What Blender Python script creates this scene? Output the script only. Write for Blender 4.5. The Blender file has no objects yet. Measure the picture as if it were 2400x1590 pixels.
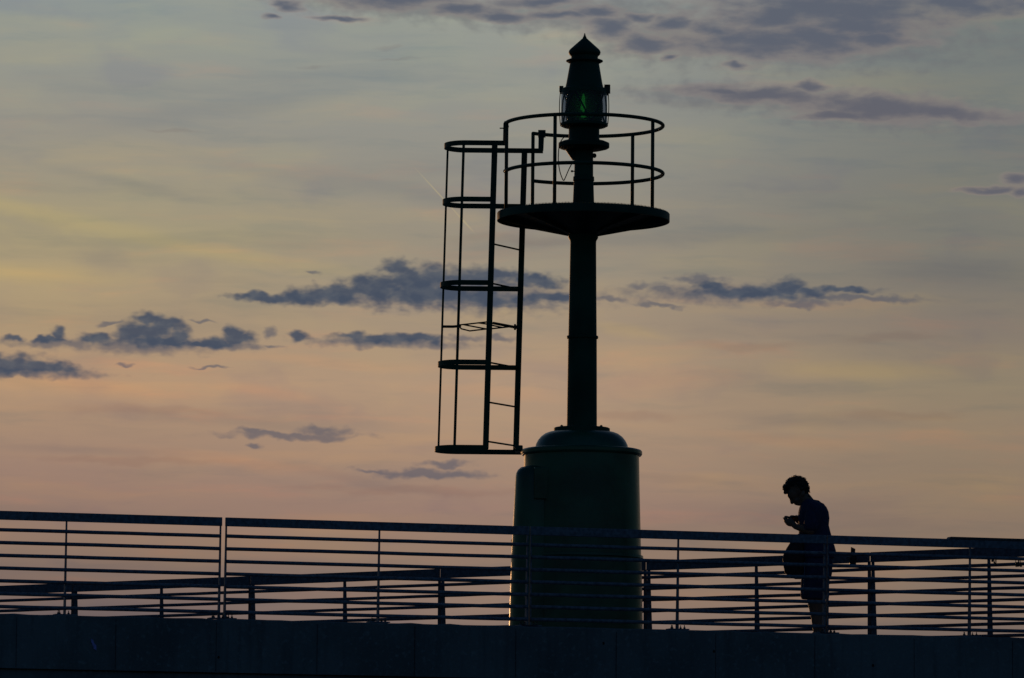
import bpy, bmesh, math, random
from mathutils import Vector, Matrix, Euler, noise as mnoise
random.seed(7)
S = bpy.context.scene
COL = S.collection
R = math.radians
PI = math.pi

# ------------------------------------------------------------------ camera
F = 12400.0                       # focal length in photo pixels (2400 wide)
PITCH = math.atan(1270.0 / F)
ROLL = R(0.5)
CAM = Vector((0, 0, 2.0))
CM = Matrix.Rotation(PI / 2 + PITCH, 3, 'X') @ Matrix.Rotation(ROLL, 3, 'Z')
FWD = CM @ Vector((0, 0, -1))
cam_d = bpy.data.cameras.new('camera')
cam = bpy.data.objects.new('camera', cam_d)
COL.objects.link(cam)
cam.matrix_world = Matrix.Translation(CAM) @ CM.to_4x4()
cam_d.sensor_width = 36.0
cam_d.lens = F / 2400.0 * 36.0
cam_d.clip_start = 0.5
cam_d.clip_end = 20000
S.camera = cam

def ray(px, py):
    return (CM @ Vector(((px - 1200) / F, (795 - py) / F, -1))).normalized()
def at(px, py, Y):
    """world point on the line of sight of a photo position at distance Y"""
    d = ray(px, py)
    return CAM + d * (Y / d.y)
def atz(px, py, z):
    d = ray(px, py)
    return CAM + d * ((z - CAM.z) / d.z)
def scale_at(p):
    return F / ((p - CAM).dot(FWD))

# ------------------------------------------------------------------ helpers
def link(o, parent=None):
    COL.objects.link(o)
    if parent is not None:
        o.parent = parent
        o.matrix_parent_inverse = parent.matrix_basis.inverted()
    return o
def obj(name, bm, mat, parent=None, smooth=False, bevel=0):
    me = bpy.data.meshes.new(name)
    bmesh.ops.recalc_face_normals(bm, faces=bm.faces[:])
    bm.to_mesh(me); bm.free()
    if smooth:
        for p in me.polygons: p.use_smooth = True
    me.materials.append(mat)
    o = bpy.data.objects.new(name, me)
    link(o, parent)
    if bevel:
        m = o.modifiers.new('bevel', 'BEVEL'); m.width = bevel; m.segments = 2; m.limit_method = 'ANGLE'
    return o
def thing(name, label, cat, loc=(0, 0, 0), group=None):
    o = bpy.data.objects.new(name, None)
    o.location = loc
    o.empty_display_size = 0.2
    link(o)
    return tag(o, label, cat, group)
def tag(o, label=None, cat=None, group=None, kind=None):
    if label: o['label'] = label
    if cat: o['category'] = cat
    if group: o['group'] = group
    if kind: o['kind'] = kind
    return o
def lathe(bm, prof, cx, cy, seg=64, cap=True):
    """prof: list of (r, z) from top to bottom"""
    rings = []
    for r, z in prof:
        if r < 1e-4:
            rings.append([bm.verts.new((cx, cy, z))])
        else:
            rings.append([bm.verts.new((cx + r * math.cos(2 * PI * i / seg), cy + r * math.sin(2 * PI * i / seg), z)) for i in range(seg)])
    for a, b in zip(rings[:-1], rings[1:]):
        if len(a) == 1 and len(b) == 1: continue
        for i in range(seg):
            j = (i + 1) % seg
            if len(a) == 1: bm.faces.new((a[0], b[i], b[j]))
            elif len(b) == 1: bm.faces.new((a[i], b[0], a[j]))
            else: bm.faces.new((a[i], b[i], b[j], a[j]))
    if cap:
        for r_ in (rings[0], rings[-1]):
            if len(r_) > 1: bm.faces.new(r_)
def box(bm, c, s, rot=None):
    """box with centre c, full size s, optional 3x3 rotation"""
    c = Vector(c); vs = []
    for x in (-.5, .5):
        for y in (-.5, .5):
            for z in (-.5, .5):
                v = Vector((x * s[0], y * s[1], z * s[2]))
                if rot is not None: v = rot @ v
                vs.append(bm.verts.new(c + v))
    for f in ((0, 1, 3, 2), (4, 6, 7, 5), (0, 4, 5, 1), (2, 3, 7, 6), (0, 2, 6, 4), (1, 5, 7, 3)):
        bm.faces.new([vs[i] for i in f])
def bar(bm, p, q, w, d, side=Vector((1, 0, 0)), w2=None, d2=None, shift=None):
    """rectangular bar from p to q; w along side, d along the third axis"""
    p, q = Vector(p), Vector(q)
    ax = (q - p).normalized()
    s = (side - ax * side.dot(ax)).normalized()
    t = ax.cross(s)
    w2 = w if w2 is None else w2; d2 = d if d2 is None else d2
    vs = []
    for c, ww, dd in ((p, w, d), (q, w2, d2)):
        for a, b in ((-.5, -.5), (.5, -.5), (.5, .5), (-.5, .5)):
            vs.append(bm.verts.new(c + s * a * ww + t * b * dd))
    bm.faces.new(vs[0:4][::-1]); bm.faces.new(vs[4:8])
    for i in range(4):
        j = (i + 1) % 4
        bm.faces.new((vs[i], vs[j], vs[4 + j], vs[4 + i]))
def tube(bm, pts, r, seg=10, closed=False):
    pts = [Vector(p) for p in pts]; n = len(pts); rings = []
    prev = None
    for i, p in enumerate(pts):
        if closed: t = pts[(i + 1) % n] - pts[i - 1]
        else: t = pts[min(i + 1, n - 1)] - pts[max(i - 1, 0)]
        t.normalize()
        if prev is None:
            a = Vector((0, 0, 1)) if abs(t.z) < .9 else Vector((1, 0, 0))
            u = t.cross(a).normalized()
        else:
            u = (prev - t * prev.dot(t)).normalized()
        prev = u; v = t.cross(u)
        rr = r[i] if isinstance(r, (list, tuple)) else r
        rings.append([bm.verts.new(p + (u * math.cos(2 * PI * k / seg) + v * math.sin(2 * PI * k / seg)) * rr) for k in range(seg)])
    m = n if closed else n - 1
    for i in range(m):
        a, b = rings[i], rings[(i + 1) % n]
        for k in range(seg):
            l = (k + 1) % seg
            bm.faces.new((a[k], a[l], b[l], b[k]))
    if not closed:
        bm.faces.new(rings[0][::-1]); bm.faces.new(rings[-1])
def ribbon(bm, pts, h, t):
    """flat bar on edge following pts (plan curve), height h, thickness t"""
    pts = [Vector(p) for p in pts]; n = len(pts); secs = []
    for i, p in enumerate(pts):
        d = pts[min(i + 1, n - 1)] - pts[max(i - 1, 0)]
        d.z = 0; d.normalize()
        nn = Vector((-d.y, d.x, 0))
        secs.append([bm.verts.new(p + nn * a * t + Vector((0, 0, b * h))) for a, b in ((-.5, -.5), (.5, -.5), (.5, .5), (-.5, .5))])
    for a, b in zip(secs[:-1], secs[1:]):
        for k in range(4):
            l = (k + 1) % 4
            bm.faces.new((a[k], a[l], b[l], b[k]))
    bm.faces.new(secs[0][::-1]); bm.faces.new(secs[-1])
def ico(bm, c, r, sub=2, rot=None):
    if not hasattr(r, '__len__'): r = (r, r, r)
    m = Matrix.Translation(Vector(c))
    if rot is not None: m = m @ rot.to_4x4()
    m = m @ Matrix.Diagonal((r[0], r[1], r[2], 1))
    bmesh.ops.create_icosphere(bm, subdivisions=sub, radius=1.0, matrix=m)

# ------------------------------------------------------------------ materials
def srgb(c, sat=1.0):
    g_ = .3 * c[0] + .59 * c[1] + .11 * c[2]; c = [g_ + (v - g_) * sat for v in c]
    out = []
    for v in c:
        v = v / 255.0
        out.append(v / 12.92 if v <= .04045 else ((v + .055) / 1.055) ** 2.4)
    return tuple(out)
def mat(name, col, rough=.6, metal=0.0, var=.25, scale=8.0, bump=0.0, bscale=60.0, spec=.5, col2=None):
    m = bpy.data.materials.new(name); m.use_nodes = True
    nt = m.node_tree; n = nt.nodes; l = nt.links
    b = n['Principled BSDF']
    tc = n.new('ShaderNodeTexCoord')
    nz = n.new('ShaderNodeTexNoise'); nz.inputs['Scale'].default_value = scale; nz.inputs['Detail'].default_value = 6
    l.new(tc.outputs['Object'], nz.inputs['Vector'])
    rp = n.new('ShaderNodeValToRGB')
    c1 = [v * (1 - var) for v in col]; c2 = list(col2) if col2 else [min(1, v * (1 + var)) for v in col]
    rp.color_ramp.elements[0].position = .35; rp.color_ramp.elements[0].color = (*c1, 1)
    rp.color_ramp.elements[1].position = .65; rp.color_ramp.elements[1].color = (*c2, 1)
    l.new(nz.outputs['Fac'], rp.inputs['Fac'])
    l.new(rp.outputs['Color'], b.inputs['Base Color'])
    b.inputs['Roughness'].default_value = rough
    b.inputs['Metallic'].default_value = metal
    b.inputs['Specular IOR Level'].default_value = spec
    if bump:
        n2 = n.new('ShaderNodeTexNoise'); n2.inputs['Scale'].default_value = bscale; n2.inputs['Detail'].default_value = 8
        l.new(tc.outputs['Object'], n2.inputs['Vector'])
        bp = n.new('ShaderNodeBump'); bp.inputs['Strength'].default_value = bump; bp.inputs['Distance'].default_value = .01
        l.new(n2.outputs['Fac'], bp.inputs['Height']); l.new(bp.outputs['Normal'], b.inputs['Normal'])
    return m
M_green = mat('green_paint', (.010, .060, .036), .62, 0, .35, 3.0, .15, 25, .3)
M_green_gl = mat('glossy_green_paint', (.014, .085, .048), .30, 0, .35, 3.0, .12, 25)
M_green_dk = mat('green_paint_worn', (.009, .045, .030), .55, 0, .4, 14.0, .3, 60)
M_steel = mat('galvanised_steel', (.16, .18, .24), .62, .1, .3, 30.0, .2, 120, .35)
M_steel_far = mat('galvanised_steel_dark', (.10, .11, .15), .65, .1, .3, 30.0, .2, 120, .3)  # same steel in a darker tone, for the far railing
M_bolt = mat('dark_bolt_steel', (.08, .09, .1), .6, .6, .3, 40)
M_black = mat('black_rubber', (.012, .012, .014), .6, 0, .2, 20)
M_brass = mat('dull_brass', (.16, .11, .05), .45, .8, .3, 60)
M_dlock = mat('dark_lock_body', (.05, .03, .03), .45, .5, .3, 60)
M_paintmark = mat('blue_paint_mark', (.34, .30, .75), .7, 0, .3, 60)
M_hole = mat('formwork_hole', (.01, .01, .01), .9)
M_skin = mat('skin', (.19, .10, .07), .6, 0, .12, 12)
M_hair = mat('dark_curly_hair', (.030, .020, .015), .5, 0, .4, 60)
M_shirt = mat('navy_cotton', (.024, .030, .085), .9, 0, .2, 30, .3, 90)
M_shorts = mat('dark_blue_shorts', (.022, .028, .075), .9, 0, .2, 30, .3, 90)
M_shoe = mat('dark_shoe', (.04, .04, .045), .7)
M_bag = mat('dark_maroon_bag', (.035, .014, .016), .75, 0, .3, 25, .4, 120)
M_phone = mat('phone_case', (.015, .016, .02), .3)
M_deck = mat('deck_concrete', (.24, .23, .22), .9, 0, .25, 2.0, .4, 40)

def concrete(name, base):
    """cast concrete: blotches, vertical water streaks, fine pits"""
    m = bpy.data.materials.new(name); m.use_nodes = True
    nt = m.node_tree; n = nt.nodes; l = nt.links; b = n['Principled BSDF']
    b.inputs['Roughness'].default_value = .92; b.inputs['Specular IOR Level'].default_value = .25
    tc = n.new('ShaderNodeTexCoord')
    def nz(scale, sc=(1, 1, 1), det=6):
        mp = n.new('ShaderNodeMapping'); mp.inputs['Scale'].default_value = sc
        t = n.new('ShaderNodeTexNoise'); t.inputs['Scale'].default_value = scale; t.inputs['Detail'].default_value = det
        l.new(tc.outputs['Object'], mp.inputs['Vector']); l.new(mp.outputs['Vector'], t.inputs['Vector'])
        return t.outputs['Fac']
    def mixf(f, a, c2, lo=.4, hi=.62):
        r = n.new('ShaderNodeMapRange'); r.inputs['From Min'].default_value = lo; r.inputs['From Max'].default_value = hi
        l.new(f, r.inputs['Value'])
        mx = n.new('ShaderNodeMix'); mx.data_type = 'RGBA'
        l.new(r.outputs['Result'], mx.inputs['Factor'])
        if isinstance(a, tuple): mx.inputs['A'].default_value = (*a, 1)
        else: l.new(a, mx.inputs['A'])
        mx.inputs['B'].default_value = (*c2, 1)
        return mx.outputs['Result']
    c = mixf(nz(1.3), base, tuple(v * .7 for v in base))
    c = mixf(nz(3.0, (4, 4, .35)), c, tuple(v * .62 for v in base), .5, .75)
    c = mixf(nz(26), c, tuple(v * 1.25 for v in base), .56, .74)
    l.new(c, b.inputs['Base Color'])
    bp = n.new('ShaderNodeBump'); bp.inputs['Strength'].default_value = .5; bp.inputs['Distance'].default_value = .01
    l.new(nz(45, det=10), bp.inputs['Height']); l.new(bp.outputs['Normal'], b.inputs['Normal'])
    return m
M_conc = concrete('cast_concrete', (.20, .215, .235))
M_conc_joint = concrete('joint_concrete', (.075, .08, .09))
M_conc_low = concrete('wet_concrete', (.18, .19, .21))

def glassy(name, tint, transp, rough=.08, spec=.5):
    """tinted clear shell: part sees through, part reflects"""
    m = bpy.data.materials.new(name); m.use_nodes = True
    nt = m.node_tree; n = nt.nodes; l = nt.links; b = n['Principled BSDF']
    b.inputs['Base Color'].default_value = (*tint, 1); b.inputs['Roughness'].default_value = rough
    b.inputs['Specular IOR Level'].default_value = spec
    tr = n.new('ShaderNodeBsdfTransparent'); tr.inputs['Color'].default_value = (.75, .82, .95, 1)
    mx = n.new('ShaderNodeMixShader'); mx.inputs['Fac'].default_value = transp
    l.new(b.outputs['BSDF'], mx.inputs[1]); l.new(tr.outputs['BSDF'], mx.inputs[2])
    l.new(mx.outputs['Shader'], n['Material Output'].inputs['Surface'])
    return m
M_glass = glassy('lantern_glass', (.03, .035, .06), .55)
M_lens = glassy('ribbed_lens_glass', (.03, .04, .058), .10, .2)
_n = M_lens.node_tree.nodes; _l = M_lens.node_tree.links
_t = _n.new('ShaderNodeBsdfTranslucent'); _t.inputs['Color'].default_value = (.03, .32, .05, 1)
_m = _n.new('ShaderNodeMixShader'); _m.inputs['Fac'].default_value = .13
_src = _n['Material Output'].inputs['Surface'].links[0].from_socket
_l.new(_src, _m.inputs[1]); _l.new(_t.outputs[0], _m.inputs[2]); _l.new(_m.outputs[0], _n['Material Output'].inputs['Surface'])
M_lamp = bpy.data.materials.new('green_lamp'); M_lamp.use_nodes = True
_b = M_lamp.node_tree.nodes['Principled BSDF']
_b.inputs['Base Color'].default_value = (.02, .2, .03, 1)
_b.inputs['Emission Color'].default_value = (.10, 1.0, .10, 1)
_b.inputs['Emission Strength'].default_value = 1.0

# ------------------------------------------------------------------ sky
def build_world():
    w = bpy.data.worlds.new('World'); S.world = w; w.use_nodes = True
    nt = w.node_tree; n = nt.nodes; l = nt.links
    n.clear()
    def sock(node, i, v):
        if isinstance(v, (int, float)): node.inputs[i].default_value = v
        elif isinstance(v, tuple): node.inputs[i].default_value = v if len(v) == len(node.inputs[i].default_value) else (*v, 1)
        else: l.new(v, node.inputs[i])
    def math_(op, a, b=0.0, c=None, clamp=False):
        m = n.new('ShaderNodeMath'); m.operation = op; m.use_clamp = clamp
        sock(m, 0, a); sock(m, 1, b)
        if c is not None: sock(m, 2, c)
        return m.outputs[0]
    def vm(op, a, b=None, out='Vector'):
        m = n.new('ShaderNodeVectorMath'); m.operation = op
        sock(m, 0, a)
        if b is not None: sock(m, 1, b)
        return m.outputs[out]
    def mixc(f, a, b):
        m = n.new('ShaderNodeMix'); m.data_type = 'RGBA'
        sock(m, 'Factor', f) if isinstance(f, (int, float)) else l.new(f, m.inputs['Factor'])
        for k, v in (('A', a), ('B', b)):
            if isinstance(v, tuple): m.inputs[k].default_value = (*v, 1)
            else: l.new(v, m.inputs[k])
        return m.outputs['Result']
    def smooth(v, lo, hi, a=0.0, b=1.0):
        m = n.new('ShaderNodeMapRange'); m.interpolation_type = 'SMOOTHSTEP'
        sock(m, 'Value', v); m.inputs['From Min'].default_value = lo; m.inputs['From Max'].default_value = hi
        m.inputs['To Min'].default_value = a; m.inputs['To Max'].default_value = b
        return m.outputs['Result']
    tc = n.new('ShaderNodeTexCoord')
    d = vm('NORMALIZE', tc.outputs['Generated'])
    sp = n.new('ShaderNodeSeparateXYZ'); l.new(d, sp.inputs[0])
    az = math_('ARCTAN2', sp.outputs[0], sp.outputs[1])
    el = math_('ARCSINE', sp.outputs[2])
    K = 12400.0
    cb = n.new('ShaderNodeCombineXYZ')
    l.new(math_('MULTIPLY', az, K), cb.inputs[0]); l.new(math_('MULTIPLY', el, K), cb.inputs[1])
    V0 = cb.outputs[0]
    def AE(px, py):
        r = ray(px, py)
        return (math.atan2(r.x, r.y) * K, math.asin(r.z) * K)
    def noise(vec, scale, sc=(1, 1, 1), det=5, rough=.55, rot=0.0, out='Fac', off=(0, 0, 0)):
        mp = n.new('ShaderNodeMapping'); mp.inputs['Rotation'].default_value = (0, 0, rot); mp.inputs['Scale'].default_value = sc
        mp.inputs['Location'].default_value = off
        l.new(vec, mp.inputs['Vector'])
        t = n.new('ShaderNodeTexNoise'); t.inputs['Scale'].default_value = scale; t.inputs['Detail'].default_value = det
        t.inputs['Roughness'].default_value = rough
        l.new(mp.outputs['Vector'], t.inputs['Vector'])
        return t.outputs[out]
    def warp(vec, scale, amp, sc=(1, 1, 1), det=4, rough=.6):
        c = noise(vec, scale, sc, det, rough, out='Color')
        c = vm('SUBTRACT', c, (.5, .5, .5))
        c = vm('MULTIPLY', c, (amp[0], amp[1], 0.0))
        return vm('ADD', vec, c)
    # ---- clear-sky colour: three elevation ramps blended across azimuth
    YS = [-250, 0, 130, 300, 450, 560, 640, 760, 900, 1010, 1110, 1200, 1290, 1420, 1560, 2060]
    LEFT = [(120, 134, 146), (143, 153, 151), (149, 153, 144), (152, 149, 138), (162, 152, 128), (172, 158, 120), (175, 156, 120), (174, 150, 118), (186, 150, 116), (172, 140, 114), (162, 130, 112), (154, 124, 108), (146, 119, 101), (118, 101, 98), (96, 88, 92), (60, 62, 72)]
    MID = [(120, 134, 145), (152, 158, 150), (151, 155, 146), (149, 149, 140), (150, 145, 133), (155, 145, 127), (160, 147, 126), (168, 147, 122), (180, 150, 122), (176, 145, 118), (166, 136, 115), (160, 128, 112), (152, 124, 105), (146, 121, 106), (104, 92, 94), (60, 62, 72)]
    RIGHT = [(96, 108, 120), (118, 128, 128), (125, 131, 127), (127, 130, 124), (127, 127, 119), (130, 127, 116), (131, 125, 114), (139, 126, 113), (153, 136, 110), (156, 133, 108), (150, 128, 105), (147, 123, 103), (142, 120, 101), (138, 116, 100), (100, 90, 92), (58, 60, 70)]
    EL = [AE(1200, y)[1] for y in YS]
    e_lo, e_hi = EL[-1], EL[0]
    ef = smooth  # (unused alias)
    mr = n.new('ShaderNodeMapRange')
    wE = warp(V0, .004, (0, 60), (.35, 1.2, 1), 3)
    s2 = n.new('ShaderNodeSeparateXYZ'); l.new(wE, s2.inputs[0])
    l.new(s2.outputs[1], mr.inputs['Value'])
    mr.inputs['From Min'].default_value = e_lo; mr.inputs['From Max'].default_value = e_hi
    def ramp(cols):
        r = n.new('ShaderNodeValToRGB'); cr = r.color_ramp
        items = sorted(((e - e_lo) / (e_hi - e_lo), srgb(c, .88)) for e, c in zip(EL, cols))
        while len(cr.elements) > 1: cr.elements.remove(cr.elements[-1])
        cr.elements[0].position = items[0][0]; cr.elements[0].color = (*items[0][1], 1)
        for p, c in items[1:]:
            e = cr.elements.new(p); e.color = (*c, 1)
        l.new(mr.outputs['Result'], r.inputs['Fac'])
        return r.outputs['Color']
    aL, aM, aR = AE(100, 800)[0], AE(1200, 800)[0], AE(2330, 800)[0]
    f1 = smooth(s2.outputs[0], aL, aM); f2 = smooth(s2.outputs[0], aM, aR)
    c = mixc(f1, ramp(LEFT), ramp(MID)); c = mixc(f2, c, ramp([tuple(v * k for v, k in zip(q, (.975, .98, .985))) for q in RIGHT]))
    c = vm('MULTIPLY', c, (.965, .955, .95))
    # ---- high thin streaks: warm/cool bands, slightly tilted
    VS = warp(V0, .003, (160, 60), (.6, 1.4, 1), 3)
    sA = noise(VS, 1.0, (.0011, .010, 1), 6, .55, R(7))
    sB = noise(VS, 1.0, (.0022, .016, 1), 6, .6, R(-4), off=(31, 7, 0))
    sC = noise(VS, 1.0, (.0030, .0065, 1), 5, .5, R(14), off=(3, 17, 0))
    def tint(c, f, lo, hi, col, amt):
        fac = math_('MULTIPLY', smooth(f, lo, hi), amt)
        m = n.new('ShaderNodeMix'); m.data_type = 'RGBA'; m.blend_type = 'MULTIPLY'
        l.new(fac, m.inputs['Factor']); l.new(c, m.inputs['A']); m.inputs['B'].default_value = (*col, 1)
        return m.outputs['Result']
    c = tint(c, sA, .50, .72, (1.16, 1.09, .96), .8)
    c = tint(c, sA, .50, .28, (.84, .88, .95), .85)
    c = tint(c, sB, .52, .72, (1.13, 1.01, .97), .9)
    c = tint(c, sB, .48, .30, (.88, .93, .98), .9)
    c = tint(c, sC, .52, .70, (1.07, 1.06, .99), .8)
    c = tint(c, sC, .46, .30, (.90, .91, 1.0), .9)
    VW = warp(V0, .0045, (260, 60), (.5, 1.6, 1), 4, .6)
    def patch(c, col, amt, lst):
        acc = None
        for (cx, cy, a, b, rot) in lst:
            p = AE(cx, cy); mp = n.new('ShaderNodeMapping'); mp.vector_type = 'TEXTURE'
            mp.inputs['Location'].default_value = (p[0], p[1], 0); mp.inputs['Rotation'].default_value = (0, 0, -R(rot + .5)); mp.inputs['Scale'].default_value = (a, b, 1e6)
            if acc is None: l.new(VW, mp.inputs['Vector'])
            else:
                ma = n.new('ShaderNodeVectorMath'); ma.operation = 'MULTIPLY_ADD'
                l.new(acc, ma.inputs[0]); ma.inputs[1].default_value = (1e-7, 0, 0); l.new(VW, ma.inputs[2]); l.new(ma.outputs[0], mp.inputs['Vector'])
            ln = vm('LENGTH', mp.outputs['Vector'], out='Value')
            acc = ln if acc is None else math_('SMOOTH_MIN', acc, ln, .3)
        return tint(c, acc, 1.25, .1, col, amt)
    c = patch(c, (1.13, 1.09, .93), .8, [(120, 500, 360, 34, 12), (520, 590, 420, 26, 8), (60, 640, 260, 30, 4), (2040, 866, 300, 26, 0), (1463, 780, 110, 18, 12)])
    c = patch(c, (1.06, 1.05, 1.0), .8, [(250, 110, 330, 26, -14), (900, 60, 300, 30, -6), (1250, 210, 300, 30, -5)])
    c = patch(c, (1.14, 1.03, .95), .75, [(650, 925, 150, 16, 6), (170, 905, 240, 22, 5), (760, 850, 300, 16, 2), (1560, 895, 200, 34, -4), (1150, 920, 240, 18, 3), (1850, 1035, 260, 20, 4), (560, 1090, 330, 18, 5)])
    c = patch(c, (.87, .90, .96), .9, [(540, 985, 480, 20, 2), (870, 1130, 260, 18, 7), (950, 450, 520, 30, 9), (560, 250, 420, 30, -10), (300, 430, 260, 16, 8), (1900, 985, 320, 18, 2), (1560, 560, 500, 26, -3), (2250, 640, 260, 40, 0), (200, 1060, 260, 14, 2), (1500, 1120, 300, 14, 3)])
    # ---- clouds
    def layer(blobs, vec):
        acc = None
        for (cx, cy, a, b, *rt) in blobs:
            p = AE(cx, cy); rot = (rt[0] if rt else 0.0)
            mp = n.new('ShaderNodeMapping'); mp.vector_type = 'TEXTURE'
            mp.inputs['Location'].default_value = (p[0], p[1], 0)
            mp.inputs['Rotation'].default_value = (0, 0, -R(rot + .5))
            mp.inputs['Scale'].default_value = (a, b, 1e6)
            if acc is None: l.new(vec, mp.inputs['Vector'])
            else:           # chained so that the shader is evaluated blob by blob
                ma = n.new('ShaderNodeVectorMath'); ma.operation = 'MULTIPLY_ADD'
                l.new(acc, ma.inputs[0]); ma.inputs[1].default_value = (1e-7, 0, 0); l.new(vec, ma.inputs[2])
                l.new(ma.outputs[0], mp.inputs['Vector'])
            ln = vm('LENGTH', mp.outputs['Vector'], out='Value')
            acc = ln if acc is None else math_('SMOOTH_MIN', acc, ln, .22)
        return acc
    dark = [(620, 698, 80, 11), (700, 696, 90, 15, -4), (775, 689, 130, 22, -6), (879, 676, 85, 36), (930, 628, 34, 19), (962, 655, 60, 34), (989, 690, 150, 34), (1018, 648, 50, 28),
            (1110, 652, 100, 28), (1176, 640, 50, 12, 6), (1140, 703, 120, 20), (1258, 660, 75, 13, 4), (1285, 700, 95, 12),
            (352, 748, 42, 18), (388, 762, 44, 18), (352, 778, 70, 30), (306, 782, 40, 26), (417, 785, 30, 22), (375, 803, 85, 13), (234, 792, 46, 14), (205, 794, 24, 9),
            (546, 779, 24, 17), (560, 795, 40, 17), (510, 802, 44, 11), (472, 808, 30, 7), (700, 788, 23, 13), (136, 782, 20, 15), (112, 798, 42, 8), (36, 793, 26, 8),
            (824, 789, 44, 13), (905, 794, 130, 13), (1000, 792, 46, 11),
            (-10, 853, 130, 24), (100, 859, 110, 14, 4),
            (1765, 688, 165, 15), (1681, 673, 45, 15, 6), (1850, 673, 48, 20), (1900, 684, 50, 13), (1975, 679, 85, 9)]
    faint = [(330, 812, 190, 18), (130, 806, 120, 10), (530, 812, 100, 10), (900, 806, 190, 11), (60, 874, 170, 10), (690, 1022, 150, 9), (1000, 1112, 130, 10), (1082, 794, 55, 9), (1168, 794, 32, 7), (588, 1011, 38, 8), (640, 1017, 85, 6), (758, 1011, 68, 11), (593, 1047, 20, 6), (879, 1104, 52, 6), (1027, 1110, 78, 10, 3), (1043, 1089, 60, 8),
             (1640, 653, 62, 9), (1500, 669, 26, 9), (1551, 679, 32, 7), (1430, 702, 45, 7), (1881, 711, 72, 9), (1546, 716, 55, 5, 6), (736, 638, 22, 5), (253, 758, 28, 5, -4), (632, 780, 12, 12),
             (470, 755, 26, 4), (640, 812, 30, 4), (290, 855, 18, 4), (490, 862, 40, 3), (2030, 700, 150, 7), (780, 700, 200, 12), (1140, 716, 200, 7), (1100, 690, 260, 40), (1700, 690, 240, 22)]
    purple = [(1960, 18, 270, 50), (1834, 32, 130, 34), (2262, 8, 150, 28), (2011, 58, 140, 30), (2062, 92, 85, 15), (1783, 98, 165, 38), (1682, 72, 60, 22), (1910, 92, 120, 34),
              (1440, 68, 58, 22), (1509, 100, 48, 24), (1494, 46, 36, 9), (1575, 58, 55, 15), (1575, 134, 26, 6), (1737, 152, 28, 6), (1393, 30, 50, 13), (1317, 38, 60, 9), (1270, 8, 90, 13),
              (1793, 218, 150, 17, 2), (1895, 200, 42, 9), (2062, 251, 165, 30, 2), (2189, 263, 150, 17, 4), (1960, 270, 95, 9), (1700, 212, 70, 8),
              (900, -4, 110, 26, 2), (970, -8, 110, 20), (679, 8, 36, 10), (1090, 24, 85, 11), (1181, 40, 60, 11), (791, 42, 52, 6), (629, 39, 22, 8),
              (2315, 446, 62, 7, -4), (2384, 424, 40, 13), (2395, 452, 34, 9)]
    pinks = [(938, 134, 66, 5), (923, 108, 26, 4), (411, 305, 78, 5, 3), (730, 156, 28, 4), (2090, 792, 150, 12), (1746, 810, 130, 13), (1486, 975, 160, 13), (2090, 977, 170, 15), (357, 960, 230, 14),
             (300, 1080, 260, 10), (1000, 1150, 300, 12), (1650, 245, 160, 12), (1200, 560, 180, 14)]
    Wd = warp(V0, .024, (38, 32), (1, 1.3, 1), 2, .5)
    Ws = warp(V0, .012, (110, 44), (.7, 1.6, 1), 3, .52)
    nd = noise(V0, .030, (.8, 1.35, 1), 2.5, .5)
    ns = noise(V0, .016, (.7, 2.0, 1), 5, .55, off=(9, 2, 0))

    def bgnode(col):
        b_ = n.new('ShaderNodeBackground'); l.new(col, b_.inputs['Color']); return b_.outputs[0]
    def mixs(f, a, b_):
        m = n.new('ShaderNodeMixShader'); l.new(f, m.inputs[0]); l.new(a, m.inputs[1]); l.new(b_, m.inputs[2]); return m.outputs[0]
    def d_pink(c, blobs):
        m_ = layer(blobs, Ws)
        dp = math_('MULTIPLY', smooth(math_('ADD', m_, math_('MULTIPLY', ns, .7)), 1.95, .55), .40)
        return tint(c, dp, 0, 1, (.78, .70, .74), 1.0)
    def d_purple(c, blobs):
        m_ = math_('ADD', layer(blobs, Ws), math_('MULTIPLY', math_('SUBTRACT', ns, .5), 1.9))
        c = mixc(math_('MULTIPLY', smooth(m_, 1.75, 1.0), .32), c, srgb((160, 141, 132)))
        pcol = mixc(smooth(el, AE(1200, 300)[1] / K, AE(1200, 60)[1] / K), srgb((96, 97, 107)), srgb((89, 96, 110)))
        return mixc(math_('MULTIPLY', smooth(m_, 1.58, .20), .92), c, pcol)
    def d_faint(c, blobs, amt=.64, col=(80, 86, 102)):
        m_ = math_('ADD', layer(blobs, Wd), math_('MULTIPLY', math_('SUBTRACT', nd, .5), 1.7))
        return mixc(math_('MULTIPLY', smooth(m_, 1.50, .30), amt), c, srgb(col))
    def d_dark(c, blobs):
        m_ = math_('ADD', layer(blobs, Wd), math_('MULTIPLY', math_('SUBTRACT', nd, .5), 1.35))
        dcol = mixc(smooth(nd, .35, .65), srgb((66, 77, 95)), srgb((80, 88, 101)))
        return mixc(math_('MULTIPLY', smooth(m_, 1.42, .42), .93), c, dcol)
    # the sky is evaluated in sectors; clouds near a sector limit are in both
    E_SPLIT, A_SPLIT, A_TOP = 360, 1367, 1225
    lo = lambda L: [b for b in L if b[1] >= E_SPLIT]
    hi = lambda L: [b for b in L if b[1] < E_SPLIT]
    lf = lambda L, x: [b for b in L if b[0] - 1.6 * b[2] < x + 30]
    rt = lambda L, x: [b for b in L if b[0] + 1.6 * b[2] >= x - 30]
    ll = d_dark(d_faint(d_pink(c, lf(lo(pinks), A_SPLIT)), lf(faint, A_SPLIT)), lf(dark, A_SPLIT))
    ct = layer([(1035, 462, 118, 2.6, 46), (1088, 520, 44, 3.6, 46)], V0)
    ll = mixc(math_('MULTIPLY', smooth(ct, 1.0, .1), .30), ll, srgb((205, 186, 130)))
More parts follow.
